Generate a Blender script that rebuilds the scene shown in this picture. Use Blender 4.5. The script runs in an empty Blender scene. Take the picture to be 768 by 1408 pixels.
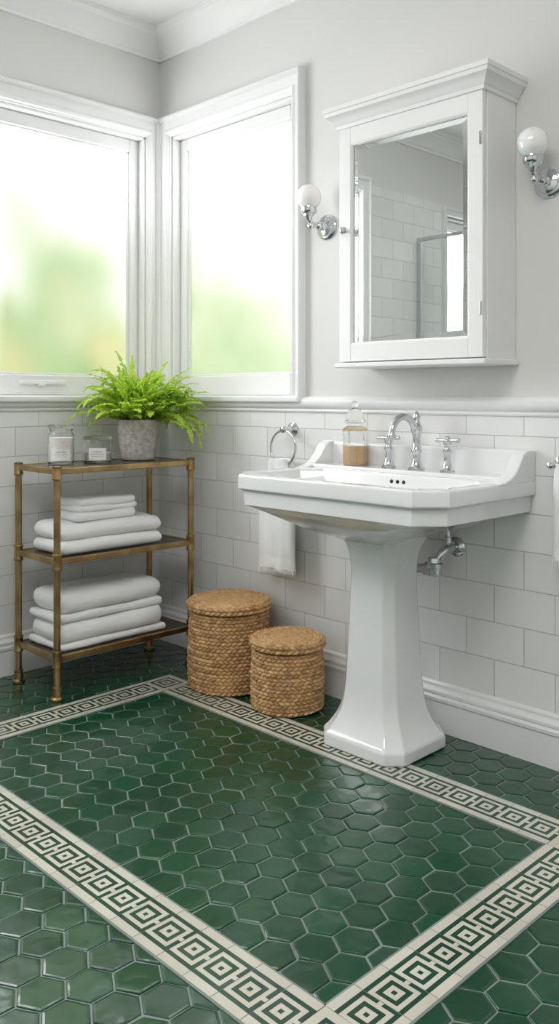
import bpy, bmesh, math, random
from mathutils import Vector, noise
random.seed(7)
sc = bpy.context.scene
COL = sc.collection

# ------------------------------------------------------------------ helpers
def newmat(name, color=(.8,.8,.8), rough=.5, metal=0.0, **kw):
    m = bpy.data.materials.new(name); m.use_nodes = True
    b = m.node_tree.nodes['Principled BSDF']
    b.inputs['Base Color'].default_value = (*color, 1)
    b.inputs['Roughness'].default_value = rough
    b.inputs['Metallic'].default_value = metal
    for k, v in kw.items():
        k2 = k.replace('_', ' ')
        if k2 in b.inputs: b.inputs[k2].default_value = v
    return m
def N(m, t, **kw):
    n = m.node_tree.nodes.new(t)
    for k, v in kw.items(): setattr(n, k, v)
    return n
def L(m, a, b): m.node_tree.links.new(a, b)
def bsdf(m): return m.node_tree.nodes['Principled BSDF']
def math_(m, op, a, b=None, clamp=False):
    n = N(m, 'ShaderNodeMath', operation=op); n.use_clamp = clamp
    for i, v in enumerate((a, b)):
        if v is None: continue
        if isinstance(v, (int, float)): n.inputs[i].default_value = v
        else: L(m, v, n.inputs[i])
    return n.outputs[0]
def add_bump(m, scale, strength, dist=.002, detail=3, coord='Object', tex='noise', vscale=None):
    tc = N(m, 'ShaderNodeTexCoord')
    src = tc.outputs[coord]
    if vscale:
        mp = N(m, 'ShaderNodeMapping'); mp.inputs['Scale'].default_value = vscale
        L(m, src, mp.inputs[0]); src = mp.outputs[0]
    n = N(m, 'ShaderNodeTexNoise'); n.inputs['Scale'].default_value = scale; n.inputs['Detail'].default_value = detail
    L(m, src, n.inputs['Vector'])
    b = N(m, 'ShaderNodeBump'); b.inputs['Strength'].default_value = strength; b.inputs['Distance'].default_value = dist
    L(m, n.outputs['Fac'], b.inputs['Height'])
    L(m, b.outputs[0], bsdf(m).inputs['Normal'])
    return n
def color_noise(m, c1, c2, scale, detail=3, vscale=None):
    tc = N(m, 'ShaderNodeTexCoord'); src = tc.outputs['Object']
    if vscale:
        mp = N(m, 'ShaderNodeMapping'); mp.inputs['Scale'].default_value = vscale
        L(m, src, mp.inputs[0]); src = mp.outputs[0]
    n = N(m, 'ShaderNodeTexNoise'); n.inputs['Scale'].default_value = scale; n.inputs['Detail'].default_value = detail
    L(m, src, n.inputs['Vector'])
    r = N(m, 'ShaderNodeValToRGB')
    r.color_ramp.elements[0].position = .35; r.color_ramp.elements[0].color = (*c1, 1)
    r.color_ramp.elements[1].position = .65; r.color_ramp.elements[1].color = (*c2, 1)
    L(m, n.outputs['Fac'], r.inputs[0]); L(m, r.outputs[0], bsdf(m).inputs['Base Color'])
    return r

def empty(name, loc=(0,0,0)):
    e = bpy.data.objects.new(name, None); e.location = loc; e.empty_display_size = .1
    COL.objects.link(e); return e
def mkobj(name, verts, faces, mats, parent=None, smooth=None, midx=None):
    me = bpy.data.meshes.new(name); me.from_pydata([tuple(v) for v in verts], [], faces); me.update()
    if not isinstance(mats, (list, tuple)): mats = [mats]
    for m in mats: me.materials.append(m)
    if midx: me.polygons.foreach_set('material_index', midx)
    bm = bmesh.new(); bm.from_mesh(me)
    if not midx: bmesh.ops.recalc_face_normals(bm, faces=bm.faces)
    bm.to_mesh(me); bm.free()
    if smooth is not None:
        me.polygons.foreach_set('use_smooth', [True]*len(me.polygons))
        if smooth < 180: me.set_sharp_from_angle(angle=math.radians(smooth))
    o = bpy.data.objects.new(name, me); COL.objects.link(o)
    if parent: o.parent = parent
    return o
def bevel(o, w, seg=3, ang=30):
    m = o.modifiers.new('bevel', 'BEVEL'); m.width = w; m.segments = seg
    m.limit_method = 'ANGLE'; m.angle_limit = math.radians(ang); m.harden_normals = False
    o.data.polygons.foreach_set('use_smooth', [True]*len(o.data.polygons))
    o.data.set_sharp_from_angle(angle=math.radians(40))
    w2 = o.modifiers.new('wn', 'WEIGHTED_NORMAL'); w2.keep_sharp = False
    return o
def boxdata(lo, hi):
    x0,y0,z0 = lo; x1,y1,z1 = hi
    v = [(x0,y0,z0),(x1,y0,z0),(x1,y1,z0),(x0,y1,z0),(x0,y0,z1),(x1,y0,z1),(x1,y1,z1),(x0,y1,z1)]
    f = [(0,3,2,1),(4,5,6,7),(0,1,5,4),(1,2,6,5),(2,3,7,6),(3,0,4,7)]
    return v, f
def box(name, lo, hi, mat, parent=None, bev=0):
    v, f = boxdata(lo, hi); o = mkobj(name, v, f, mat, parent)
    if bev: bevel(o, bev)
    return o
def boxes(name, lst, mat, parent=None, bev=0):
    V=[];F=[]
    for lo,hi in lst:
        v,f=boxdata(lo,hi); n=len(V); V+=v; F+=[tuple(i+n for i in q) for q in f]
    o=mkobj(name,V,F,mat,parent)
    if bev: bevel(o,bev)
    return o
def loft(name, rings, mat, parent=None, cap0=True, cap1=True, smooth=40, closed=True):
    n = len(rings[0]); V = [p for r in rings for p in r]; F = []
    for k in range(len(rings)-1):
        for i in range(n if closed else n-1):
            j = (i+1) % n
            F.append((k*n+i, k*n+j, (k+1)*n+j, (k+1)*n+i))
    if cap0: F.append(tuple(range(n))[::-1])
    if cap1: F.append(tuple((len(rings)-1)*n+i for i in range(n)))
    return mkobj(name, V, F, mat, parent, smooth)
def lathe(name, prof, c, mat, parent=None, axis='z', seg=40, smooth=40):
    rings = []
    for r, h in prof:
        ring = []
        for i in range(seg):
            a = 2*math.pi*i/seg; u, w = max(r,1e-5)*math.cos(a), max(r,1e-5)*math.sin(a)
            if axis == 'z': ring.append((c[0]+u, c[1]+w, c[2]+h))
            elif axis == 'y': ring.append((c[0]+u, c[1]-h, c[2]+w))
            else: ring.append((c[0]+h, c[1]+u, c[2]+w))
        rings.append(ring)
    return loft(name, rings, mat, parent, smooth=smooth)
def catmull(P, n=8):
    P = [Vector(p) for p in P]; Q = [P[0]*2-P[1]]+P+[P[-1]*2-P[-2]]; out = []
    for i in range(1, len(Q)-2):
        a,b,c,d = Q[i-1:i+3]
        for k in range(n):
            t = k/n
            out.append(.5*((2*b)+(c-a)*t+(2*a-5*b+4*c-d)*t*t+(-a+3*b-3*c+d)*t**3))
    out.append(P[-1]); return out
def tube(name, P, r, mat, parent=None, seg=16, curve=True, n=8, closed=False):
    pts = catmull(P, n) if curve else [Vector(p) for p in P]
    m = len(pts); rings = []; nrm = None
    for i, p in enumerate(pts):
        if closed: t = (pts[(i+1)%m]-pts[i-1]).normalized()
        else: t = (pts[min(i+1,m-1)]-pts[max(i-1,0)]).normalized()
        if nrm is None:
            nrm = t.cross(Vector((0,0,1)))
            if nrm.length < .1: nrm = t.cross(Vector((0,1,0)))
            nrm.normalize()
        nrm = (nrm - t*nrm.dot(t)).normalized(); bn = t.cross(nrm)
        rr = r(i/(m-1)) if callable(r) else r
        rings.append([p+nrm*math.cos(2*math.pi*k/seg)*rr+bn*math.sin(2*math.pi*k/seg)*rr for k in range(seg)])
    if closed: rings.append(rings[0])
    return loft(name, rings, mat, parent, cap0=not closed, cap1=not closed, smooth=50)
def sphere(name, c, r, mat, parent=None, seg=32, sq=(1,1,1)):
    rings=[]
    for k in range(1, 16):
        a = math.pi*k/16
        rings.append([(c[0]+sq[0]*r*math.sin(a)*math.cos(2*math.pi*i/seg), c[1]+sq[1]*r*math.sin(a)*math.sin(2*math.pi*i/seg), c[2]-sq[2]*r*math.cos(a)) for i in range(seg)])
    return loft(name, rings, mat, parent, smooth=180)
def moulding(name, prof, wall, a, b, mat, parent=None):
    def P(s, o, z):
        if wall == 'back': return (s, -o, z)
        if wall == 'left': return (o, s, z)
        if wall == 'front': return (s, FY+o, z)
        return (RX-o, s, z)
    rings = [[P(s, o, z) for o, z in prof] for s in (a, b)]
    return loft(name, rings, mat, parent, smooth=25)
def crect(cx, hx, yf, yb, c, z, cb=None, k=1):
    cb = c if cb is None else cb
    x0, x1 = cx-hx, cx+hx
    return [(x0+c,yf,z),(x1-c,yf,z),(x1,yf+c,z),(x1,yb-cb,z),(x1-cb,yb,z),(x0+cb,yb,z),(x0,yb-cb,z),(x0,yf+c,z)]

RX, FY, CZ = 4.0, -3.6, 2.735

# ------------------------------------------------------------------ materials
M_paint = newmat('wall_paint', (.74,.732,.715), .6)
add_bump(M_paint, 90, .05, .001)
M_ceil = newmat('ceiling_paint', (.89,.89,.88), .7)
M_trim = newmat('white_gloss_trim', (.86,.86,.857), .3)
M_cab = newmat('cabinet_paint', (.87,.865,.855), .32)
M_china = newmat('white_porcelain', (.87,.875,.875), .08, Coat_Weight=.6, Coat_Roughness=.03)
M_chrome = newmat('chrome', (.66,.67,.69), .08, 1.0)
M_mirror = newmat('mirror_silver', (.90,.93,.92), .0, 1.0)
M_opal = newmat('opal_glass', (.92,.92,.9), .12, Subsurface_Weight=.3, Coat_Weight=.5)
M_dark = newmat('dark_void', (.01,.01,.01), .5)

def tile_mat(name, axis):
    m = newmat(name, (.82,.82,.8), .1)
    tc = N(m,'ShaderNodeTexCoord'); sp = N(m,'ShaderNodeSeparateXYZ'); L(m, tc.outputs['Object'], sp.inputs[0])
    cb = N(m,'ShaderNodeCombineXYZ'); L(m, sp.outputs[axis], cb.inputs[0]); 
    z = math_(m,'ADD', sp.outputs[2], .075); L(m, z, cb.inputs[1])
    br = N(m,'ShaderNodeTexBrick'); L(m, cb.outputs[0], br.inputs['Vector'])
    br.inputs['Scale'].default_value = 1; br.inputs['Brick Width'].default_value = .205; br.inputs['Row Height'].default_value = .117
    br.inputs['Mortar Size'].default_value = .0015; br.inputs['Mortar Smooth'].default_value = .3; br.inputs['Bias'].default_value = 0
    br.inputs['Color1'].default_value = (.81,.805,.795,1); br.inputs['Color2'].default_value = (.89,.89,.885,1); br.inputs['Mortar'].default_value = (.53,.52,.50,1)
    L(m, br.outputs['Color'], bsdf(m).inputs['Base Color'])
    rg = math_(m,'MULTIPLY_ADD', br.outputs['Fac'], .5); rg.node.inputs[2].default_value = .09; L(m, rg, bsdf(m).inputs['Roughness'])
    nz = N(m,'ShaderNodeTexNoise'); nz.inputs['Scale'].default_value = 7; nz.inputs['Detail'].default_value = 1; L(m, tc.outputs['Object'], nz.inputs['Vector'])
    b1 = N(m,'ShaderNodeBump'); b1.inputs['Strength'].default_value = .35; b1.inputs['Distance'].default_value = .012; L(m, nz.outputs['Fac'], b1.inputs['Height'])
    b2 = N(m,'ShaderNodeBump'); b2.invert = True; b2.inputs['Strength'].default_value = .7; b2.inputs['Distance'].default_value = .002
    L(m, br.outputs['Fac'], b2.inputs['Height']); L(m, b1.outputs[0], b2.inputs['Normal']); L(m, b2.outputs[0], bsdf(m).inputs['Normal'])
    return m
M_tileX = tile_mat('wall_tile_x', 0); M_tileY = tile_mat('wall_tile_y', 1)

def attr_tile(name, c1, c2, rough, spec=.5, coat=0, crough=.25):
    m = newmat(name, c1, rough, Specular_IOR_Level=spec, Coat_Weight=coat, Coat_Roughness=crough)
    at = N(m,'ShaderNodeAttribute'); at.attribute_name = 'tint'
    tc = N(m,'ShaderNodeTexCoord')
    nz = N(m,'ShaderNodeTexNoise'); nz.inputs['Scale'].default_value = 9; nz.inputs['Detail'].default_value = 3; L(m, tc.outputs['Object'], nz.inputs['Vector'])
    f = math_(m,'ADD', math_(m,'MULTIPLY', at.outputs['Fac'], .7), math_(m,'MULTIPLY', nz.outputs['Fac'], .4), True)
    mx = N(m,'ShaderNodeMix'); mx.data_type='RGBA'; L(m, f, mx.inputs[0]); mx.inputs[6].default_value=(*c1,1); mx.inputs[7].default_value=(*c2,1)
    L(m, mx.outputs[2], bsdf(m).inputs['Base Color'])
    n2 = N(m,'ShaderNodeTexNoise'); n2.inputs['Scale'].default_value = 12; n2.inputs['Detail'].default_value = 2; L(m, tc.outputs['Object'], n2.inputs['Vector'])
    b = N(m,'ShaderNodeBump'); b.inputs['Strength'].default_value = .40; b.inputs['Distance'].default_value = .009; L(m, n2.outputs['Fac'], b.inputs['Height'])
    L(m, b.outputs[0], bsdf(m).inputs['Normal']); L(m, b.outputs[0], bsdf(m).inputs['Coat Normal'])
    return m
M_hex = attr_tile('green_glazed_hex_tile', (.0004,.038,.013), (.0008,.070,.024), .34, .35, .7, .12)
M_cream = attr_tile('cream_border_tile', (.54,.51,.43), (.68,.65,.56), .3, .5, .4)
M_bgreen = attr_tile('green_border_tile', (.003,.038,.018), (.006,.062,.028), .28, .5, .4)
M_grout = newmat('floor_grout', (.22,.26,.24), .7)

# ------------------------------------------------------------------ floor
def build_floor():
    V=[];F=[];MI=[];T=[]
    def quad(vs, mi, t=.5):
        n=len(V); V.extend(vs); F.append(tuple(range(n,n+len(vs)))); MI.append(mi); T.append(t)
    v,f=boxdata((-.12,FY-.12,-.06),(RX+.12,.12,-.0025))
    V+=v
    F+=f; MI+=[0]*6; T+=[.5]*6
    W=.088; Rr=W/math.sqrt(3); dy=Rr*1.5
    rows=int(3.8/dy)+2; cols=int(4.2/W)+2
    for j in range(rows):
        for i in range(cols):
            cx=-.05+i*W+(W/2 if j%2 else 0); cy=.02-j*dy
            t=random.random(); tx=random.gauss(0,.015); ty=random.gauss(0,.015); dz=random.gauss(0,.0002)
            ring=[]
            for rr,z in ((Rr-.0018,-.004),(Rr-.0024,-.0013),(Rr-.0042,-.0005),(Rr-.009,0.0)):
                ring.append([(cx+rr*math.cos(math.pi/6+k*math.pi/3), cy+rr*math.sin(math.pi/6+k*math.pi/3),
                   z+dz+tx*rr*math.cos(math.pi/6+k*math.pi/3)+ty*rr*math.sin(math.pi/6+k*math.pi/3)) for k in range(6)])
            n=len(V)
            for r in ring: V.extend(r)
            for q in range(3):
                for k in range(6):
                    F.append((n+q*6+k,n+q*6+(k+1)%6,n+(q+1)*6+(k+1)%6,n+(q+1)*6+k)); MI.append(1); T.append(t)
            F.append(tuple(n+18+k for k in range(6))); MI.append(1); T.append(t)
    X0,X1,Y0,Y1=.465,2.28,-1.368,-.30; w=.133
    g=.005; zt=.0026; zb=.0019
    for (a,b,c,d) in ((X0-g,X1+g,Y1-w-g,Y1+g),(X0-g,X1+g,Y0-g,Y0+w+g),(X0-g,X0+w+g,Y0,Y1),(X1-w-g,X1+g,Y0,Y1)):
        quad([(a,c,zb),(b,c,zb),(b,d,zb),(a,d,zb)],0)
        quad([(a,c,zb),(b,c,zb),(b,c,-.003),(a,c,-.003)][::-1],0); quad([(a,d,zb),(b,d,zb),(b,d,-.003),(a,d,-.003)],0)
        quad([(a,c,zb),(a,d,zb),(a,d,-.003),(a,c,-.003)],0); quad([(b,c,zb),(b,d,zb),(b,d,-.003),(b,c,-.003)][::-1],0)
    body=["#######.","#.....#.","#.###.#.","#.#.#.##","#.###.#.","#.....#.","#######."]
    A=["########","########","........"]+body+["........","########","########"]
    def tile(org, du, dv, lu, bitmap):
        nr=len(bitmap); nc=len(bitmap[0]); gp=.0008; t=random.random()
        for r in range(nr):
            c=0
            while c<nc:
                e=c
                while e<nc and bitmap[r][e]==bitmap[r][c]: e+=1
                u0=max(gp, lu*c/nc); u1=min(lu-gp, lu*e/nc); v0=w*r/nr; v1=w*(r+1)/nr
                p=[(org[0]+du[0]*u+dv[0]*v, org[1]+du[1]*u+dv[1]*v, zt) for u,v in ((u0,v0),(u1,v0),(u1,v1),(u0,v1))]
                if du[0]*dv[1]-du[1]*dv[0]<0: p=p[::-1]
                quad(p, 2 if bitmap[r][c]=='#' else 3, t)
                c=e
    def side(org, du, dv, length):
        n=round(length/.083); lu=length/n
        for k in range(n):
            tile((org[0]+du[0]*lu*k, org[1]+du[1]*lu*k), du, dv, lu, A)
    lx=X1-X0-2*w; ly=Y1-Y0-2*w
    side((X0+w,Y1),(1,0),(0,-1),lx); side((X0+w,Y0),(1,0),(0,1),lx)
    side((X0,Y0+w),(0,1),(1,0),ly); side((X1,Y0+w),(0,1),(-1,0),ly)
    C=[]
    for r in range(13):
        s=""
        for c in range(13):
            d=min(r,c,12-r,12-c); s+='#' if d in (0,1,3,5) else '.'
        C.append(s)
    for ox,oy in ((X0,Y0),(X1-w,Y0),(X0,Y1-w),(X1-w,Y1-w)):
        tile((ox,oy),(1,0),(0,1),w,C)
    o=mkobj('floor',V,F,[M_grout,M_hex,M_cream,M_bgreen],midx=MI)
    a=o.data.attributes.new('tint','FLOAT','FACE'); a.data.foreach_set('value',T)
build_floor()

# ------------------------------------------------------------------ room shell
WT=.14
WB=dict(x0=.09,x1=.858,z0=1.10,z1=2.265)
WL=dict(y0=-1.75,y1=-.08,z0=1.10,z1=2.265)
W3=dict(y0=-3.15,y1=-2.60,z0=1.25,z1=2.25)
H=CZ+.05
boxes('wall_back',[((-WT,0,-.06),(RX+WT,WT,WB['z0'])),((-WT,0,WB['z1']),(RX+WT,WT,H)),((-WT,0,WB['z0']),(WB['x0'],WT,WB['z1'])),((WB['x1'],0,WB['z0']),(RX+WT,WT,WB['z1']))],M_paint)
boxes('wall_left',[((-WT,FY-WT,-.06),(0,0,WL['z0'])),((-WT,FY-WT,2.265),(0,0,H)),((-WT,WL['y1'],1.1),(0,0,2.265)),((-WT,W3['y1'],1.1),(0,WL['y0'],2.265)),
   ((-WT,W3['y0'],1.1),(0,W3['y1'],1.25)),((-WT,FY-WT,1.1),(0,W3['y0'],2.265))],M_paint)
box('wall_front',(0,FY-WT,-.06),(RX+WT,FY,H),M_paint)
box('wall_right',(RX,FY,-.06),(RX+WT,0,H),M_paint)
box('ceiling',(-WT,FY-WT,CZ),(RX+WT,WT,CZ+.1),M_ceil)
tw=empty('wall_tiling')
TZ=1.06
box('tile_back',(0,-.008,0),(RX,0,TZ),M_tileX,tw)
box('tile_left',(0,-1.85,0),(.008,0,TZ),M_tileY,tw)
boxes('tile_left_shower',[((0,FY,0),(.010,-1.85,1.25)),((0,FY,2.25),(.010,-1.85,2.32)),((0,W3['y1'],1.25),(.010,-1.85,2.25)),((0,FY,1.25),(.010,W3['y0'],2.25))],M_tileY,tw)
box('tile_front',(0,FY,0),(RX,FY+.008,2.32),M_tileX,tw)
box('tile_right',(RX-.008,FY,0),(RX,0,TZ),M_tileY,tw)
cp=[(0,2.62),(.012,2.62),(.014,2.632),(.024,2.638),(.034,2.652),(.046,2.672),(.064,2.690),(.084,2.700),(.088,2.710),(.100,2.713),(.100,CZ),(0,CZ)]
for i,(w_,a,b) in enumerate((('back',0,RX),('left',FY,0),('front',0,RX),('right',FY,0))):
    moulding('trim_%d'%(i+1),cp,w_,a,b,M_ceil)
bp=[(0,0),(.024,0),(.024,.098),(.029,.102),(.030,.112),(.025,.116),(.023,.120),(.027,.124),(.027,.132),(.021,.137),(.017,.145),(.017,.153),(.012,.160),(0,.162)]
for w_,a,b in (('back',.0,RX),('left',FY,0),('front',0,RX),('right',FY,0)):
    moulding('baseboard_'+w_,bp,w_,a,b,M_trim)
rp=[(0,1.040),(.014,1.040),(.017,1.046),(.016,1.052),(.022,1.056),(.029,1.064),(.032,1.074),(.031,1.084),(.026,1.092),(.018,1.098),(0,1.100)]
moulding('trim_5',rp,'back',0,RX,M_trim); moulding('trim_6',rp,'left',-1.85,0,M_trim)

# ------------------------------------------------------------------ windows
def pane_mat(name, amt, zc, seed, base, ycut=None, yellow=1.0, corner=None):
    m = bpy.data.materials.new(name); m.use_nodes=True
    b=bsdf(m); b.inputs['Base Color'].default_value=(.3,.3,.3,1); b.inputs['Roughness'].default_value=.25
    tc=N(m,'ShaderNodeTexCoord'); sp=N(m,'ShaderNodeSeparateXYZ'); L(m,tc.outputs['Object'],sp.inputs[0])
    mp=N(m,'ShaderNodeMapping'); mp.inputs['Location'].default_value=seed; L(m,tc.outputs['Object'],mp.inputs[0])
    nz=N(m,'ShaderNodeTexNoise'); nz.inputs['Scale'].default_value=3.2; nz.inputs['Detail'].default_value=.6; L(m,mp.outputs[0],nz.inputs['Vector'])
    z=math_(m,'MULTIPLY',math_(m,'SUBTRACT',zc,sp.outputs[2]),1.15)
    f=math_(m,'ADD',z,math_(m,'MULTIPLY',math_(m,'SUBTRACT',nz.outputs['Fac'],.5),1.1))
    f=math_(m,'MULTIPLY',f,amt,True)
    if ycut is not None:
        g=math_(m,'MULTIPLY',math_(m,'SUBTRACT',sp.outputs[1],ycut),8.0,True)  # beyond ycut the unseen pane glows sky-white, added to brighten room and floor
        f=math_(m,'MULTIPLY',f,g,True)
        g2=math_(m,'ADD',math_(m,'MULTIPLY',math_(m,'SUBTRACT',-.13,sp.outputs[1]),2.2),.6,True)
        f=math_(m,'MULTIPLY',f,math_(m,'MINIMUM',g2,1.0),True)
    r=N(m,'ShaderNodeValToRGB'); r.color_ramp.interpolation='LINEAR'
    K=5.4/base
    def C(a,b_,c): return (a*K,b_*K,c*K,1)
    e=r.color_ramp.elements; e[0].position=0; e[0].color=(.97,.985,1,1); e[1].position=1; e[1].color=C(.045,.075,.018)
    for pos,c in ((.10,(.36,.37,.37)),(.24,(.185,.187,.182)),(.42,(.145,.153,.130)),(.62,(.100,.122,.070)),(.80,(.066,.095,.036))):
        q=e.new(pos); q.color=C(*c)
    L(m,f,r.inputs[0])
    n2=N(m,'ShaderNodeTexNoise'); n2.inputs['Scale'].default_value=2.6; n2.inputs['Detail'].default_value=0; L(m,mp.outputs[0],n2.inputs['Vector'])
    hs=N(m,'ShaderNodeMix'); hs.data_type='RGBA'
    L(m,math_(m,'MULTIPLY',math_(m,'SUBTRACT',n2.outputs['Fac'],.42),3*yellow,True),hs.inputs[0]); L(m,r.outputs[0],hs.inputs[6]); hs.inputs[7].default_value=C(.140,.122,.050)
    mm=N(m,'ShaderNodeMix'); mm.data_type='RGBA'; L(m,math_(m,'MULTIPLY',math_(m,'SUBTRACT',f,.4),1.8,True),mm.inputs[0]); L(m,r.outputs[0],mm.inputs[6]); L(m,hs.outputs[2],mm.inputs[7])
    L(m,mm.outputs[2],b.inputs['Emission Color']); b.inputs['Emission Strength'].default_value=base
    wv=N(m,'ShaderNodeTexNoise'); wv.inputs['Scale'].default_value=160; L(m,tc.outputs['Object'],wv.inputs['Vector'])
    bb=N(m,'ShaderNodeBump'); bb.inputs['Strength'].default_value=.3; bb.inputs['Distance'].default_value=.002; L(m,wv.outputs['Fac'],bb.inputs['Height']); L(m,bb.outputs[0],b.inputs['Normal'])
    return m
P1=pane_mat('frosted_glass_garden',1.0,2.12,(3.1,1.7,.4),8.6,-.84,1.0)
P2=pane_mat('frosted_glass_garden_b',.74,2.12,(1.2,5.7,2.4),5.4,None,.2)
P3=pane_mat('frosted_glass_garden_c',1.0,1.9,(7,2,4),3.5)
def window(name, wall, s0, s1, z0, z1, ws, pane, reveal=.05):
    p=empty(name)
    def P(s,o,z): return (s,-o,z) if wall=='back' else (o,s,z)
    prof=[(0,0),(0,.034),(.05,.040),(.14,.040),(.20,.033),(.24,.024),(.34,.022),(.62,.019),(.70,.024),(.78,.026),(.88,.022),(.94,.014),(1,.012),(1,-.05)]
    rings=[]
    lo,hi,tp=ws
    for f,o in prof:
        a=s0-lo*(1-f); b=s1+hi*(1-f); t=z1+tp*(1-f)
        rings.append([P(a,o,z0),P(a,o,t),P(b,o,t),P(b,o,z0)])
    loft('casing',rings,M_trim,p,False,False,smooth=25,closed=False)
    def bx(nm,a,b,o0,o1,c,d,bev=.003):
        q=[P(a,o0,c),P(b,o1,d)]
        l=tuple(min(q[0][i],q[1][i]) for i in range(3)); h=tuple(max(q[0][i],q[1][i]) for i in range(3))
        return box(nm,l,h,M_trim,p,bev)
    bx('reveal_side_a',s0-.001,s0+.012,-.11,0,z0,z1); bx('reveal_side_b',s1-.012,s1+.001,-.11,0,z0,z1)
    bx('reveal_head',s0,s1,-.11,0,z1-.012,z1+.001); 
    bx('stool',s0-lo,s1+hi,-.11,.046,z0-.024,z0+.004,.008)
    sw=.045; zt=z1-.012; zb=z0+.004
    bx('sash_a',s0+.012,s0+.012+sw,-reveal-.04,-reveal+.012,zb,zt,.006)
    bx('sash_b',s1-.012-sw,s1-.012,-reveal-.04,-reveal+.012,zb,zt,.006)
    bx('sash_top',s0+.012+sw,s1-.012-sw,-reveal-.04,-reveal+.012,zt-.055,zt,.006)
    bx('sash_bottom',s0+.012+sw,s1-.012-sw,-reveal-.04,-reveal+.012,zb,zb+.085,.006)
    a,b,c,d=s0+.012+sw-.005,s1-.012-sw+.005,zb+.08,zt-.05
    bx2=bx('glass_pane',a,b,-reveal-.018,-reveal-.012,c,d,0); bx2.data.materials.clear(); bx2.data.materials.append(pane)
    g=.010
    bx('bead_a',a+.004,a+g+.004,-reveal-.012,-reveal+.002,c,d,.003); bx('bead_b',b-g-.004,b-.004,-reveal-.012,-reveal+.002,c,d,.003)
    bx('bead_t',a,b,-reveal-.012,-reveal+.002,d-g-.004,d-.004,.003); bx('bead_l',a,b,-reveal-.012,-reveal+.002,c+.004,c+g+.004,.003)
    return p,P,bx
p1,_,bx=window('window_1','left',WL['y0'],WL['y1'],WL['z0'],WL['z1'],(.07,.062,.088),P1)
bx('stay_bar',-.68,-.47,-.03,-.018,1.150,1.166,.004); bx('stay_knob',-.60,-.57,-.038,-.012,1.142,1.158,.004)
window('window_2','back',WB['x0'],WB['x1'],WB['z0'],WB['z1'],(.072,.062,.088),P2)
window('window_3','left',W3['y0'],W3['y1'],W3['z0'],W3['z1'],(.05,.05,.05),P3)

# ------------------------------------------------------------------ shower screen (seen in mirror)
ss=empty('shower_screen')
M_gl=newmat('clear_glass',(.95,.98,.97),.0,Transmission_Weight=1.0,IOR=1.1)
box('glass_panel',(.03,-2.30,.02),(1.15,-2.292,2.05),M_gl,ss)
boxes('frame',[((.012,-2.31,.0),(.04,-2.285,2.07)),((.04,-2.31,2.05),(1.15,-2.285,2.07)),((.04,-2.31,.0),(1.15,-2.285,.02))],M_chrome,ss)

# ------------------------------------------------------------------ mirror cabinet
mc=empty('mirrored_wall_cabinet')
X0,X1,YF,Z0,Z1=1.252,1.813,-.184,1.212,2.02
box('carcass',(X0+.004,YF+.022,Z0),(X1,-.001,Z1),M_cab,mc,.002)
box('base_ledge',(X0-.012,YF-.012,Z0-.016),(X1+.012,-.001,Z0),M_cab,mc,.004)
def rr(o,z): return [(X0-o,YF-o,z),(X1+o,YF-o,z),(X1+o,-.001,z),(X0-o,-.001,z)]
loft('crown',[rr(o,z) for o,z in ((.0,2.000),(.006,2.001),(.008,2.012),(.013,2.016),(.018,2.026),(.028,2.038),(.035,2.042),(.037,2.053),(.041,2.055),(.041,2.069),(.0,2.071))],M_cab,mc,smooth=25)
st=.050; rt=.058
d0,d1=X0,X1-.002; e0,e1=Z0+.004,Z1-.018
boxes('door_frame',[((d0,YF,e0),(d0+st,YF+.02,e1)),((d1-st,YF,e0),(d1,YF+.02,e1)),((d0+st,YF,e0),(d1-st,YF+.02,e0+rt)),((d0+st,YF,e1-rt),(d1-st,YF+.02,e1))],M_cab,mc,.002)
ax,bx_,az,bz=d0+st,d1-st,e0+rt,e1-rt
def fr(i,y): return [(ax+i,y,az+i),(bx_-i,y,az+i),(bx_-i,y,bz-i),(ax+i,y,bz-i)]
loft('glazing_bead',[fr(0,YF+.002),fr(.003,YF+.003),fr(.007,YF+.010)],M_cab,mc,False,False,smooth=None)
loft('mirror_glass',[fr(.006,YF+.0115),fr(.024,YF+.0103)],M_mirror,mc,False,True,smooth=None)
lathe('knob',[(.004,0),(.004,.010),(.011,.013),(.014,.019),(.012,.026),(.005,.030),(0,.031)],(X0+.034,YF,1.655),M_chrome,mc,'y',24)
for z in (1.36,1.86): box('hinge',(X1-.012,YF-.004,z-.02),(X1-.004,YF,z+.02),M_chrome,mc,.0015)

# ------------------------------------------------------------------ sconces
def sconce(x,z):
    p=empty('wall_sconce')
    lathe('backplate',[(.047,0),(.047,.006),(.043,.010),(.036,.012),(.034,.017),(.026,.021),(.016,.023),(.014,.032),(.010,.036),(0,.036)],(x,-.0,z),M_chrome,p,'y')
    sphere('arm_ball',(x,-.045,z),.016,M_chrome,p,24)
    tube('arm',[(x,-.03,z),(x,-.055,z+.002),(x,-.075,z+.002),(x,-.092,z+.008),(x,-.10,z+.026),(x,-.10,z+.045)],.0085,M_chrome,p)
    lathe('lamp_holder',[(.006,.012),(.010,.016),(.014,.026),(.020,.030),(.020,.037),(.026,.041),(.029,.049),(.028,.062),(.023,.064),(0,.064)],(x,-.10,z-.002),M_chrome,p)
    sphere('finial',(x,-.090,z-.006),.013,M_chrome,p,24)
    sphere('globe_shade',(x,-.10,z+.098),.045,M_opal,p,36,(1,1,1.03))
    return p
sconce(1.032,1.728); sconce(1.925,1.738)

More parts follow.
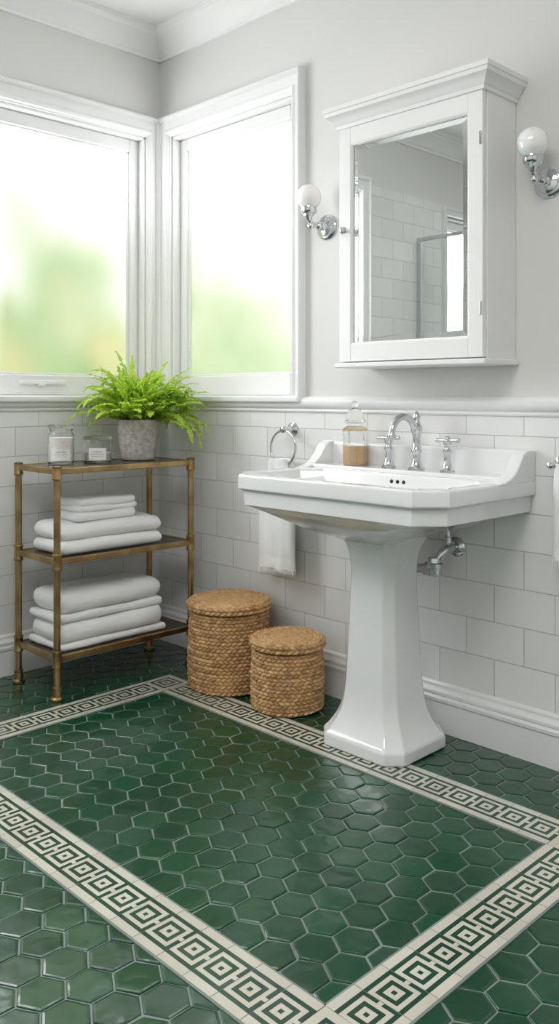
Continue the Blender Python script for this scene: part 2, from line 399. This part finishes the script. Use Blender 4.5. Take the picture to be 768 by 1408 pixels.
# ------------------------------------------------------------------ pedestal basin
SX=1.47; OFF=-.009
sk=empty('pedestal_sink',(0,OFF,0))
R=[(.650,.10,-.33,-.10,.03),(.660,.125,-.35,-.085,.035),(.672,.165,-.385,-.06,.05),(.690,.22,-.425,-.04,.07),(.712,.28,-.46,-.02,.085),(.732,.335,-.485,-.008,.085),
   (.745,.378,-.497,-.001,.075),(.752,.398,-.506,0,.068),(.795,.400,-.508,0,.068),(.799,.403,-.511,0,.068),(.803,.413,-.519,0,.07),(.807,.415,-.521,0,.07),(.842,.415,-.521,0,.07),(.848,.412,-.518,0,.069),(.850,.406,-.512,0,.067)]
rings=[crect(SX,hx,yf,yb,c,z,.002 if z>.74 else c) for z,hx,yf,yb,c in R]
I=[(.850,.372,-.478,-.150,.062),(.847,.366,-.472,-.156,.060),(.838,.361,-.467,-.160,.058),(.80,.350,-.455,-.168,.058),(.76,.325,-.435,-.18,.06),(.73,.28,-.405,-.195,.07),(.712,.20,-.36,-.22,.06),(.705,.08,-.32,-.25,.02)]
rings+=[crect(SX,hx,yf,yb,c,z,c) for z,hx,yf,yb,c in I]
o=loft('basin',rings,M_china,sk,True,True,smooth=38); bevel(o,.005,3,32)
lathe('waste',[(.024,0),(.024,.004),(.018,.005),(.012,.002),(0,.002)],(SX,-.285,.705),M_chrome,sk)
o=box('tap_deck',(SX-.375,-.140,.845),(SX+.375,-.02,.862),M_china,sk); bevel(o,.006,4)
prof=[(0,.845),(0,.938),(-.028,.940),(-.050,.938),(-.068,.928),(-.082,.912),(-.096,.893),(-.115,.874),(-.14,.860),(-.175,.8515),(-.21,.849),(-.21,.840)]
for nm,a,b in (('upstand_a',SX-.415,SX-.372),('upstand_b',SX+.372,SX+.415)):
    o=loft(nm,[[(x,y,z) for y,z in prof] for x in (a,b)],M_china,sk,smooth=40); bevel(o,.006,4,50)
o=box('upstand_back',(SX-.40,-.034,.845),(SX+.40,-.0,.938),M_china,sk); bevel(o,.010,4)
for dx in (-.024,0,.024):
    sphere('overflow_hole',(SX+.02+dx,-.163,.826),.0065,M_dark,sk,16,(1,.5,1))
R=[(0.0028,.163,.150,.045),(.035,.163,.150,.045),(.045,.160,.147,.045),(.052,.152,.139,.043),(.070,.140,.128,.040),(.090,.128,.118,.037),(.115,.117,.109,.034),(.15,.109,.102,.032),(.20,.103,.097,.030),(.30,.097,.092,.028),(.40,.092,.088,.027),(.50,.088,.084,.026),(.56,.088,.084,.026),(.60,.092,.088,.027),(.63,.101,.095,.030),(.65,.112,.104,.033),(.672,.120,.110,.035)]
rings=[crect(1.475,hx,-.215-hy,-.215+hy,c,z) for z,hx,hy,c in R]
o=loft('pedestal',rings,M_china,sk,smooth=30); bevel(o,.006,3,24)

# ------------------------------------------------------------------ taps
tp=empty('bridge_tap_set',(0,OFF,.0005))
def tap_base(x,y,z,nm,h):
    lathe(nm,[(.024,0),(.024,.004),(.019,.008),(.016,.014),(.012,.03),(.010,.05),(.012,.056),(.015,.060),(.015,.066),(.011,.070),(.010,h-.02),(.014,h-.014),(.014,h-.004),(.008,h),(0,h)],(x,y,z),M_chrome,tp,seg=28)
dz=.862
for x,nm in ((1.385,'handle_hot'),(1.62,'handle_cold')):
    tap_base(x,-.075,dz,nm,.10)
    for k in range(4):
        a=k*math.pi/2+.5; c,s=math.cos(a),math.sin(a); z=dz+.098
        tube(nm+'_spoke',[(x,-.075,z),(x+c*.018,-.075+s*.018,z),(x+c*.030,-.075+s*.030,z)],lambda t:.0045+.002*t,M_chrome,tp,12,True,4)
        sphere(nm+'_ball',(x+c*.032,-.075+s*.032,z),.0075,M_chrome,tp,16)
    sphere(nm+'_cap',(x,-.075,dz+.104),.010,M_chrome,tp,20,(1,1,.8))
sxp=1.50
lathe('spout_base',[(.027,0),(.027,.005),(.021,.010),(.017,.018),(.013,.035),(.0125,.05),(.017,.056),(.018,.062),(.014,.068),(.012,.10),(.015,.118),(.019,.124),(.020,.134),(.017,.142),(.012,.150),(.010,.158),(.013,.164),(.013,.172),(.008,.182),(.004,.188),(0,.190)],(sxp,-.075,dz),M_chrome,tp,seg=28)
tube('spout',[(sxp,-.080,dz+.128),(sxp,-.092,dz+.146),(sxp,-.115,dz+.164),(sxp,-.150,dz+.172),(sxp,-.182,dz+.160),(sxp,-.202,dz+.134),(sxp,-.206,dz+.106)],lambda t:.0125-.002*t if t<.93 else .0135,M_chrome,tp,20)

# ------------------------------------------------------------------ trap & supply pipes
pp=empty('chrome_drain_trap')
lathe('wall_flange',[(.032,0),(.032,.004),(.026,.010),(.018,.014),(.018,.02),(0,.02)],(1.605,-.008,.612),M_chrome,pp,'y',28)
tube('outlet',[(1.605,-.01,.612),(1.605,-.05,.612),(1.600,-.075,.605),(1.588,-.088,.580),(1.575,-.095,.560)],.0135,M_chrome,pp)
lathe('trap_body',[(0,0),(.016,.002),(.024,.008),(.024,.028),(.027,.030),(.027,.042),(.022,.046),(.020,.06),(0,.062)],(1.578,-.095,.525),M_chrome,pp)
tube('trap_link',[(1.578,-.095,.548),(1.54,-.11,.548),(1.50,-.13,.548)],.015,M_chrome,pp)
lathe('trap_nut',[(.0,0),(.023,0),(.023,.018),(0,.018)],(1.552,-.105,.548),M_chrome,pp,'x',8)
tube('supply_pipe',[(1.590,-.035,.60),(1.590,-.036,.65),(1.588,-.04,.70),(1.585,-.05,.76)],.006,M_chrome,pp)
lathe('valve',[(0,0),(.012,0),(.012,.02),(.009,.022),(.009,.04),(0,.04)],(1.590,-.035,.625),M_chrome,pp,seg=12)

# ------------------------------------------------------------------ soap jar
sj=empty('amber_glass_jar',(0,0,.0005))
M_amb=newmat('amber_liquid',(.90,.66,.42),.2,Transmission_Weight=.3,IOR=1.3)
M_glass=newmat('jar_glass',(.97,.98,.98),.03,Transmission_Weight=1.0,IOR=1.2)
M_brass2=newmat('pale_brass',(.85,.68,.42),.25,1.0)
jx,jy,jz=1.243,-.090,.862
def ribbed(nm,prof,mat,amp,par,c):
    seg=120; rings=[]
    for r,h in prof:
        rings.append([(c[0]+(r+amp*(abs(math.cos(15*2*math.pi*i/seg))))*math.cos(2*math.pi*i/seg),c[1]+(r+amp*abs(math.cos(15*2*math.pi*i/seg)))*math.sin(2*math.pi*i/seg),c[2]+h) for i in range(seg)])
    return loft(nm,rings,mat,par,smooth=60)
ribbed('amber_content',[(.036,.002),(.038,.006),(.038,.066),(.001,.067)],M_amb,.002,sj,(jx,jy,jz))
ribbed('jar_body',[(.038,0),(.041,.004),(.041,.118),(.038,.128),(.030,.134),(.001,.135)],M_glass,.0022,sj,(jx,jy,jz))
lathe('collar',[(.043,.118),(.044,.118),(.044,.124),(.043,.124)],(jx,jy,jz),M_brass2,sj)
lathe('neck',[(.028,.134),(.028,.144),(.038,.147),(.038,.152),(.032,.156)],(jx,jy,jz),M_glass,sj)
lathe('stopper',[(.031,.1555),(.033,.165),(.028,.180),(.017,.192),(.010,.197),(.009,.202),(.014,.208),(.014,.216),(.007,.222),(0,.223)],(jx,jy,jz),M_glass,sj)

# ------------------------------------------------------------------ towels (terry)
M_towel=newmat('white_terry',(.93,.93,.925),.95,Sheen_Weight=.5)
add_bump(M_towel,420,.6,.002,2)
def hanging_towel(name,cx,cy,ztop,zbot,wt,wb,th,par,seed=0,gather=True,shift=0):
    nz=46; ns=72; rings=[]
    for k in range(nz+1):
        t=k/nz; z=ztop+(zbot-ztop)*t
        s=min(1,t/.35) if gather else 1; s=s*s*(3-2*s)
        hw=(wt+(wb-wt)*s)/2; tk=th*(1.25-.55*s)
        band=-.002 if .86<t<.93 else 0
        ring=[]
        for i in range(ns):
            a=2*math.pi*i/ns; c=math.cos(a); sn=math.sin(a)
            x=hw*math.copysign(abs(c)**.6,c); 
            wave=.005*math.sin(x*62+seed+t*1.5)*(.5+.5*s)+.002*math.sin(x*130+seed*2)
            y=(tk/2+band)*math.copysign(abs(sn)**.75,sn)
            y+=wave+.004*noise.noise(Vector((x*20,z*12,seed)))
            ring.append((cx+x+shift*s,cy+y,z))
        rings.append(ring)
    o=loft(name,rings,M_towel,par,smooth=60)
    V=[];F=[]
    n=34
    for sgn in (-1,1):
        for i in range(n):
            x=-wb/2*.95+wb*.95*i/(n-1); y=sgn*th*.25+.006*math.sin(x*62+seed+1.5)
            v,f=boxdata((cx+x+shift-.0014,cy+y-.0015,zbot-.010-random.random()*.005),(cx+x+.0014+shift,cy+y+.0015,zbot+.004))
            q=len(V); V+=v; F+=[tuple(j+q for j in g) for g in f]
    mkobj('fringe',V,F,M_towel,par)
    return o
tr=empty('towel_ring')
rx,rz=.862,.974
lathe('wall_mount',[(.027,0),(.027,.005),(.020,.009),(.012,.013),(.010,.045),(.013,.048),(.013,.060),(.008,.064),(0,.064)],(rx,-.008,rz),M_chrome,tr,'y',28)
rad=.066
tube('ring',[(rx+rad*math.sin(a),-.060-.004*(1-math.cos(a)),rz-.004-rad+rad*math.cos(a)) for a in [2*math.pi*i/48 for i in range(48)]],.0045,M_chrome,tr,12,False,closed=True)
ht=empty('hand_towel')
hanging_towel('front_fold',rx+.0,-.088,.862,.448,.085,.155,.026,ht,1.3,shift=.004)
hanging_towel('back_fold',rx-.0,-.048,.862,.428,.085,.195,.024,ht,2.9,shift=-.046)
ht2=empty('hand_towel')
hanging_towel('cloth',2.080,-.072,.905,.63,.20,.21,.034,ht2,2.2,gather=False)
tb=empty('towel_rail')
tube('bar',[(1.965,-.072,.90),(2.5,-.072,.90)],.007,M_chrome,tb,16,False)
for x in (1.967,2.49):
    lathe('bracket',[(.022,0),(.022,.006),(.010,.012),(.009,.070),(0,.074)],(x,-.008,.90),M_chrome,tb,'y',24)

def soft_box(lo,hi,r,amp,seed,V,F,rot=0):
    c=[(a+b)/2 for a,b in zip(lo,hi)]; h=[(b-a)/2 for a,b in zip(lo,hi)]
    def samp(hh,rd,n):
        s=[-hh+rd*(1-math.cos(math.pi/2*i/5)) for i in range(5)]
        m=[-hh+rd+(2*hh-2*rd)*i/n for i in range(n+1)]
        return s+m+[-x for x in s[::-1]]
    rz=min(r,h[2]*.98)
    rr_=[min(r,h[0]*.9),min(r,h[1]*.9),rz]
    S=[samp(h[0],rr_[0],14),samp(h[1],rr_[1],24),samp(h[2],rr_[2],2)]
    verts={}
    cr,sr=math.cos(rot),math.sin(rot)
    def add(p):
        key=tuple(round(q,6) for q in p)
        if key in verts: return verts[key]
        q=[max(-h[i]+rr_[i],min(h[i]-rr_[i],p[i])) for i in range(3)]
        d=Vector([(p[i]-q[i])/rr_[i] for i in range(3)])
        if d.length>1e-6:
            m=max(abs(x) for x in d); d=d.normalized()*m if m<1 else d.normalized()
        w=Vector([q[i]+d[i]*rr_[i] for i in range(3)])
        P=Vector((c[0]+w.x*cr-w.y*sr,c[1]+w.x*sr+w.y*cr,c[2]+w.z))
        nn=noise.noise(Vector((P.x*9+seed,P.y*9,P.z*14+seed)))*amp+noise.noise(Vector((P.x*25,P.y*25+seed,P.z*25)))*amp*.4
        out=Vector((w.x/h[0],w.y/h[1],w.z/h[2]))
        P+=Vector((out.x*nn*1.4,out.y*nn*1.4,(nn*.9 if w.z>0 else 0)))
        verts[key]=len(V); V.append(P); return verts[key]
    for ax_ in range(3):
        u,v=[i for i in range(3) if i!=ax_]
        for sg in (-1,1):
            for i in range(len(S[u])-1):
                for j in range(len(S[v])-1):
                    ids=[]
                    for a,b in ((i,j),(i+1,j),(i+1,j+1),(i,j+1)):
                        p=[0,0,0]; p[ax_]=sg*h[ax_]; p[u]=S[u][a]; p[v]=S[v][b]; ids.append(add(p))
                    if len(set(ids))==4: F.append(tuple(ids))
def folded_towel(name,par,x0,x1,y0,y1,z0,h,seed,split=(.3,.7),rot=0):
    V=[];F=[]; z=z0
    for k,fr_ in enumerate(split):
        lh=h*fr_
        e=.004*math.sin(seed*3+k*2.1)
        soft_box((x0+abs(e),y0+e,z),(x1-abs(e)*.6-(.004 if k==0 and len(split)>1 else 0),y1+e*.7,z+lh+.002),lh*.52,.006,seed+k*3,V,F,rot)
        z+=lh
    return mkobj(name,V,F,M_towel,par,smooth=70)

# ------------------------------------------------------------------ shelving rack
M_brass=newmat('aged_brass',(.36,.235,.105),.34,1.0)
n_=color_noise(M_brass,(.30,.19,.085),(.50,.35,.17),14,4)
M_shelf=newmat('dark_shelf_panel',(.045,.026,.018),.22)
color_noise(M_shelf,(.035,.02,.014),(.07,.04,.025),6,4,(12,1,1))
rk=empty('brass_shelving_rack')
ax0,ax1,ay0,ay1=.125,.41,-.765,-.15
zs=(.150,.500,.828)
for i,(x,y) in enumerate(((ax0,ay0),(ax1,ay0),(ax0,ay1),(ax1,ay1))):
    pr=[(.024,0.002),(.024,.010),(.017,.016),(.0155,.040),(.0175,.042),(.0175,.050),(.0125,.052)]
    for z in zs:
        pr+=[(.0125,z-.032),(.0175,z-.030),(.0185,z-.026),(.0175,z-.022),(.0165,z-.018),(.0165,z+.018)]
        if z<.8: pr+=[(.0175,z+.022),(.0185,z+.026),(.0175,z+.030),(.0125,z+.032)]
    pr+=[(.0165,.838),(.015,.844),(.008,.848),(0,.849)]
    lathe('post_%d'%(i+1),pr,(x,y,0),M_brass,rk,seg=28)
for k,z in enumerate(zs):
    hh=.011
    boxes('rails_%d'%(k+1),[((ax0,ay0-.007,z-hh),(ax1,ay0+.007,z+hh)),((ax0,ay1-.007,z-hh),(ax1,ay1+.007,z+hh)),((ax0-.007,ay0,z-hh),(ax0+.007,ay1,z+hh)),((ax1-.007,ay0,z-hh),(ax1+.007,ay1,z+hh))],M_brass,rk,.003)
    box('shelf_panel_%d'%(k+1),(ax0+.006,ay0+.006,z-.004),(ax1-.006,ay1-.006,z+.009),M_shelf,rk,.001)
SH=[z+.009 for z in zs]
t1=empty('folded_towel_stack')
folded_towel('towel_1',t1,.150,.388,-.735,-.255,SH[0]+.001,.098,1.0,(.25,.75))
folded_towel('towel_2',t1,.150,.380,-.738,-.262,SH[0]+.101,.108,4.0,(.28,.72),.015)
t2=empty('folded_towel_stack')
folded_towel('towel_1',t2,.150,.378,-.728,-.255,SH[1]+.001,.050,7.0,(1.0,))
folded_towel('towel_2',t2,.150,.372,-.728,-.262,SH[1]+.052,.060,9.0,(1.0,),-.012)
folded_towel('towel_3',t2,.175,.350,-.640,-.370,SH[1]+.114,.034,12.0,(1.0,))
folded_towel('towel_4',t2,.175,.345,-.635,-.368,SH[1]+.149,.050,15.0,(.4,.6),.02)

# ------------------------------------------------------------------ jars on rack
M_wax=newmat('candle_wax',(.88,.85,.79),.5,Subsurface_Weight=.2)
M_label=newmat('paper_label',(.86,.85,.83),.6)
M_print=newmat('label_print',(.25,.25,.25),.6)
def label(par,c,r,z0,z1,ang,span):
    V=[];F=[];n=14
    for i in range(n+1):
        a=ang-span/2+span*i/n
        for z in (z0,z1): V.append((c[0]+r*math.cos(a),c[1]+r*math.sin(a),c[2]+z))
    for i in range(n): F.append((2*i,2*i+2,2*i+3,2*i+1))
    mkobj('label',V,F,M_label,par,180)
    V=[];F=[]
    for (f0,f1,s) in ((.66,.74,.5),(.48,.53,.7),(.32,.35,.6)):
        for i in range(8):
            a0=ang-span*s/2+span*s*i/8; a1=a0+span*s/12
            q=len(V)
            for a,z in ((a0,f0),(a1,f0),(a1,f1),(a0,f1)): V.append((c[0]+(r+.0006)*math.cos(a),c[1]+(r+.0006)*math.sin(a),c[2]+z0+(z1-z0)*z))
            F.append((q,q+1,q+2,q+3))
    mkobj('label_text',V,F,M_print,par)
camdir=-.55
j1=empty('candle_jar'); c=(.20,-.625,SH[2]+.0005)
lathe('glass',[(.046,0),(.050,.004),(.050,.110),(.044,.122),(.040,.126),(.044,.130),(.044,.136),(.041,.136),(.038,.125),(.047,.108),(.047,.008),(.0,.007)],c,M_glass,j1)
lathe('wax',[(.0,.008),(.0462,.009),(.0462,.102),(.002,.104)],c,M_wax,j1)
lathe('lid',[(.040,.1365),(.050,.138),(.050,.150),(.046,.154),(.0,.155)],c,M_glass,j1)
label(j1,c,.0508,.014,.062,camdir,1.5)
j2=empty('candle_jar'); c=(.245,-.490,SH[2]+.0005)
lathe('glass',[(.050,0),(.055,.004),(.055,.080),(.050,.090),(.047,.090),(.052,.078),(.052,.008),(0,.007)],c,M_glass,j2)
lathe('wax',[(.0,.008),(.051,.009),(.051,.040),(.002,.041)],c,newmat('tan_wax',(.62,.57,.49),.5),j2)
lathe('lid',[(.047,.0905),(.057,.092),(.057,.100),(.050,.106),(.012,.110),(.012,.116),(0,.120)],c,M_glass,j2)
label(j2,c,.0558,.012,.060,camdir,1.3)

# ------------------------------------------------------------------ fern
fn=empty('potted_fern'); fc=(.235,-.285,SH[2]+.0005)
M_pot=newmat('stoneware_pot',(.34,.31,.28),.75)
color_noise(M_pot,(.38,.35,.32),(.58,.54,.50),60,3)
seg=144; rings=[]
prof=[(.060,0),(.067,.004)]+[(.067+.022*(i/60)**.8,.004+.148*i/60) for i in range(1,61)]+[(.091,.158),(.091,.166),(.085,.168),(.083,.158),(.080,.148),(.001,.147)]
for r,h in prof:
    ring=[]
    for i in range(seg):
        a=2*math.pi*i/seg; d=0
        if .008<h<.146: 
            row=int(h/.0105); d=.0024*abs(math.sin(18*a+(row%2)*math.pi/2))*abs(math.sin(math.pi*h/.0105))
        ring.append((fc[0]+(r+d)*math.cos(a),fc[1]+(r+d)*math.sin(a),fc[2]+h))
    rings.append(ring)
loft('pot',rings,M_pot,fn,smooth=60)
lathe('soil',[(0,.147),(.079,.1475),(.04,.154),(0,.156)],fc,newmat('potting_soil',(.05,.03,.02),.9),fn)
M_leaf=newmat('fern_leaf',(.22,.50,.04),.45)
at=N(M_leaf,'ShaderNodeAttribute'); at.attribute_name='tint'
rp_=N(M_leaf,'ShaderNodeValToRGB'); rp_.color_ramp.elements[0].color=(.15,.34,.02,1); rp_.color_ramp.elements[1].color=(.76,.92,.15,1)
L(M_leaf,at.outputs['Fac'],rp_.inputs[0]); L(M_leaf,rp_.outputs[0],bsdf(M_leaf).inputs['Base Color'])
tl=N(M_leaf,'ShaderNodeBsdfTranslucent'); L(M_leaf,rp_.outputs[0],tl.inputs[0]); ms=N(M_leaf,'ShaderNodeMixShader'); ms.inputs[0].default_value=.5
out=[n for n in M_leaf.node_tree.nodes if n.type=='OUTPUT_MATERIAL'][0]
L(M_leaf,bsdf(M_leaf).outputs[0],ms.inputs[1]); L(M_leaf,tl.outputs[0],ms.inputs[2]); L(M_leaf,ms.outputs[0],out.inputs[0])
V=[];F=[];T=[]
def clampw(p):
    p=Vector(p)
    if p.x<.10: p.x=.055+.045*math.exp((p.x-.10)/.09)
    if p.y>-.10: p.y=-.055-.045*math.exp(-(p.y+.10)/.09)
    return p
NF=240
for i in range(NF):
    az=random.uniform(0,2*math.pi)
    el=math.radians(random.choice([random.uniform(15,50),random.uniform(40,70),random.uniform(62,90)]))
    ln=random.uniform(.20,.35)*(1.10-.16*math.sin(el))
    droop=math.radians(random.uniform(35,115))
    fd=math.cos(az)*.712-math.sin(az)*.702
    if fd>.55: droop*=.75; ln*=.72; el=max(el,math.radians(32))
    st_=random.uniform(0,.045)
    p=Vector((fc[0]+st_*math.cos(az),fc[1]+st_*math.sin(az),fc[2]+.148)); n=30; pts=[p.copy()]
    bend=random.uniform(-.8,.8)
    for k in range(n):
        s=k/n; e=el-droop*s*s*1.1; a=az+bend*s
        p=p+Vector((math.cos(e)*math.cos(a),math.cos(e)*math.sin(a),math.sin(e)))*ln/n; pts.append(p.copy())
    pts=[clampw(q) for q in pts]
    ft=random.random()
    for k in range(n):
        a,b=pts[k],pts[k+1]; t=(b-a)
        if t.length<1e-6: continue
        t.normalize(); sd=t.cross(Vector((0,0,1)))
        if sd.length<.05: sd=Vector((math.sin(az),-math.cos(az),0))
        sd.normalize(); up=sd.cross(t)
        w=.0009
        q=len(V); V.extend([a-sd*w,a+sd*w,b+sd*w,b-sd*w]); F.append((q,q+1,q+2,q+3)); T.append(.25)
        if k<5: continue
        s=k/n; ll=.017*(math.sin(math.pi*min(1,(s-.1)/.9*.84+.16)))**.8+.003
        for sub in (0,.5):
          o_=a.lerp(b,sub)
          for sg in (-1,1):
            d=(sd*sg+t*random.uniform(.0,.7)+up*random.uniform(-.6,.5)).normalized()
            wv=d.cross(up).normalized()*.0044*random.uniform(.8,1.3)
            l2=ll*random.uniform(.6,1.2)
            q=len(V); V.extend([clampw(x) for x in (o_,o_+d*l2*.40+wv,o_+d*l2*.82+wv*.9,o_+d*l2-up*.002,o_+d*l2*.82-wv*.9,o_+d*l2*.40-wv)])
            F.append((q,q+1,q+2,q+3,q+4,q+5)); T.append(min(1,max(0,.2+.6*ft*random.uniform(.6,1.2)+.35*s)))
o=mkobj('fronds',V,F,M_leaf,fn,midx=[0]*len(F))
a=o.data.attributes.new('tint','FLOAT','FACE'); a.data.foreach_set('value',T)

# ------------------------------------------------------------------ woven baskets
M_wick=newmat('woven_seagrass',(.48,.29,.13),.55)
tc=N(M_wick,'ShaderNodeTexCoord'); at=N(M_wick,'ShaderNodeAttribute'); at.attribute_name='strand'
nz=N(M_wick,'ShaderNodeTexNoise'); nz.inputs['Scale'].default_value=60; nz.inputs['Detail'].default_value=4; L(M_wick,tc.outputs['Object'],nz.inputs['Vector'])
r=N(M_wick,'ShaderNodeValToRGB'); r.color_ramp.elements[0].color=(.34,.17,.062,1); r.color_ramp.elements[1].color=(.80,.51,.24,1); r.color_ramp.elements[0].position=.2;r.color_ramp.elements[1].position=.8
L(M_wick,math_(M_wick,'ADD',math_(M_wick,'MULTIPLY',nz.outputs['Fac'],.6),math_(M_wick,'MULTIPLY',at.outputs['Fac'],.38)),r.inputs[0]); L(M_wick,r.outputs[0],bsdf(M_wick).inputs['Base Color'])
def rnd(a,b): 
    x=math.sin(a*127.1+b*311.7)*43758.5; return x-math.floor(x)
def basket(cx,cy,R0,Hh):
    p=empty('woven_lidded_basket')
    nb=int(2*math.pi*R0/.021); nb+=nb%2; sp=10; nt=nb*sp; rh=.0130
    def surf(nm,path,rows,vs=8,rad=False):
        V=[];F=[];A=[]
        tot=rows*vs
        for k in range(tot+1):
            v=k/vs; row=min(rows-1,int(v)); fv=v-row
            (r_,z_),(nr,nz_)=path(k/tot)
            sc_=min(1,(r_/R0)*1.1) if rad else 1
            for i in range(nt):
                sl=(fv-.5)*.45*(1 if row%2 else -1)
                u=i/sp+(.5 if row%2 else 0)+sl; cell=int(math.floor(u))%nb; fu=u-math.floor(u)
                b=max(0,math.sin(math.pi*fu))**.75*max(0,math.sin(math.pi*fv))**.6
                tw_=.5+.5*math.cos((fv*2.0+fu*.8)*2*math.pi)
                d=.0100*b*(.85+.3*rnd(cell,row))*(1 if not rad else .5*sc_)+.0010*tw_*b*sc_
                a=2*math.pi*i/nt
                V.append((cx+(r_+nr*d)*math.cos(a),cy+(r_+nr*d)*math.sin(a),z_+nz_*d)); A.append(rnd(cell+3,row)*sc_+.5*(1-sc_))
        for k in range(tot):
            for i in range(nt):
                j=(i+1)%nt; F.append((k*nt+i,k*nt+j,(k+1)*nt+j,(k+1)*nt+i))
        o=mkobj(nm,V,F,M_wick,p,180)
        at=o.data.attributes.new('strand','FLOAT','POINT'); at.data.foreach_set('value',A)
    lid=.032
    rb=R0-.010
    body=lambda t:((rb*(.96+.04*math.sin(math.pi*min(1,t*1.0+.12)))-(.006 if t<.01 else 0),.005+(Hh-lid-.010)*t),(1,0))
    surf('body',body,round((Hh-lid-.008)/rh))
    lathe('base',[(0,0.0026),(rb*.95,0.0026),(rb*.955,.007),(0,.009)],(cx,cy,0),M_wick,p)
    surf('lid_rim',lambda t:((rb+.004,Hh-lid+(lid-.004)*t),(1,0)),2)
    lathe('lid_core',[(0,Hh-lid),(rb+.002,Hh-lid),(rb+.002,Hh-.004),(0,Hh-.003)],(cx,cy,0),M_wick,p,seg=64)
    surf('lid_top',lambda t:((rb+.005-(rb-.004)*t,Hh-.003),(0,1)),round(R0/.0125),8,True)
basket(.712,-.205,.160,.330)
basket(1.030,-.210,.133,.250)

# ------------------------------------------------------------------ lights
cl=bpy.data.lights.new('fill_light','AREA'); cl.shape='DISK'; cl.size=1.3; cl.energy=36; cl.color=(1,.99,.975)  # added fill disk just below the ceiling, out of view, not a real fixture
o=bpy.data.objects.new('fill_light',cl); o.location=(2.5,-2.2,CZ-.03); COL.objects.link(o)
w=bpy.data.worlds.new('world'); sc.world=w; w.use_nodes=True
w.node_tree.nodes['Background'].inputs[0].default_value=(.9,.95,1,1); w.node_tree.nodes['Background'].inputs[1].default_value=1

# ------------------------------------------------------------------ camera
cd=bpy.data.cameras.new('camera'); cam=bpy.data.objects.new('camera',cd); COL.objects.link(cam)
cam.location=(3.199,-2.388,1.10); cam.rotation_euler=(math.radians(90),0,math.asin(.712))
cd.sensor_fit='VERTICAL'; cd.sensor_height=36; cd.lens=36*1190/1408; cd.shift_y=-159/1408; cd.clip_start=.02
sc.camera=cam
sc.view_settings.view_transform='Standard'; sc.view_settings.exposure=0.0
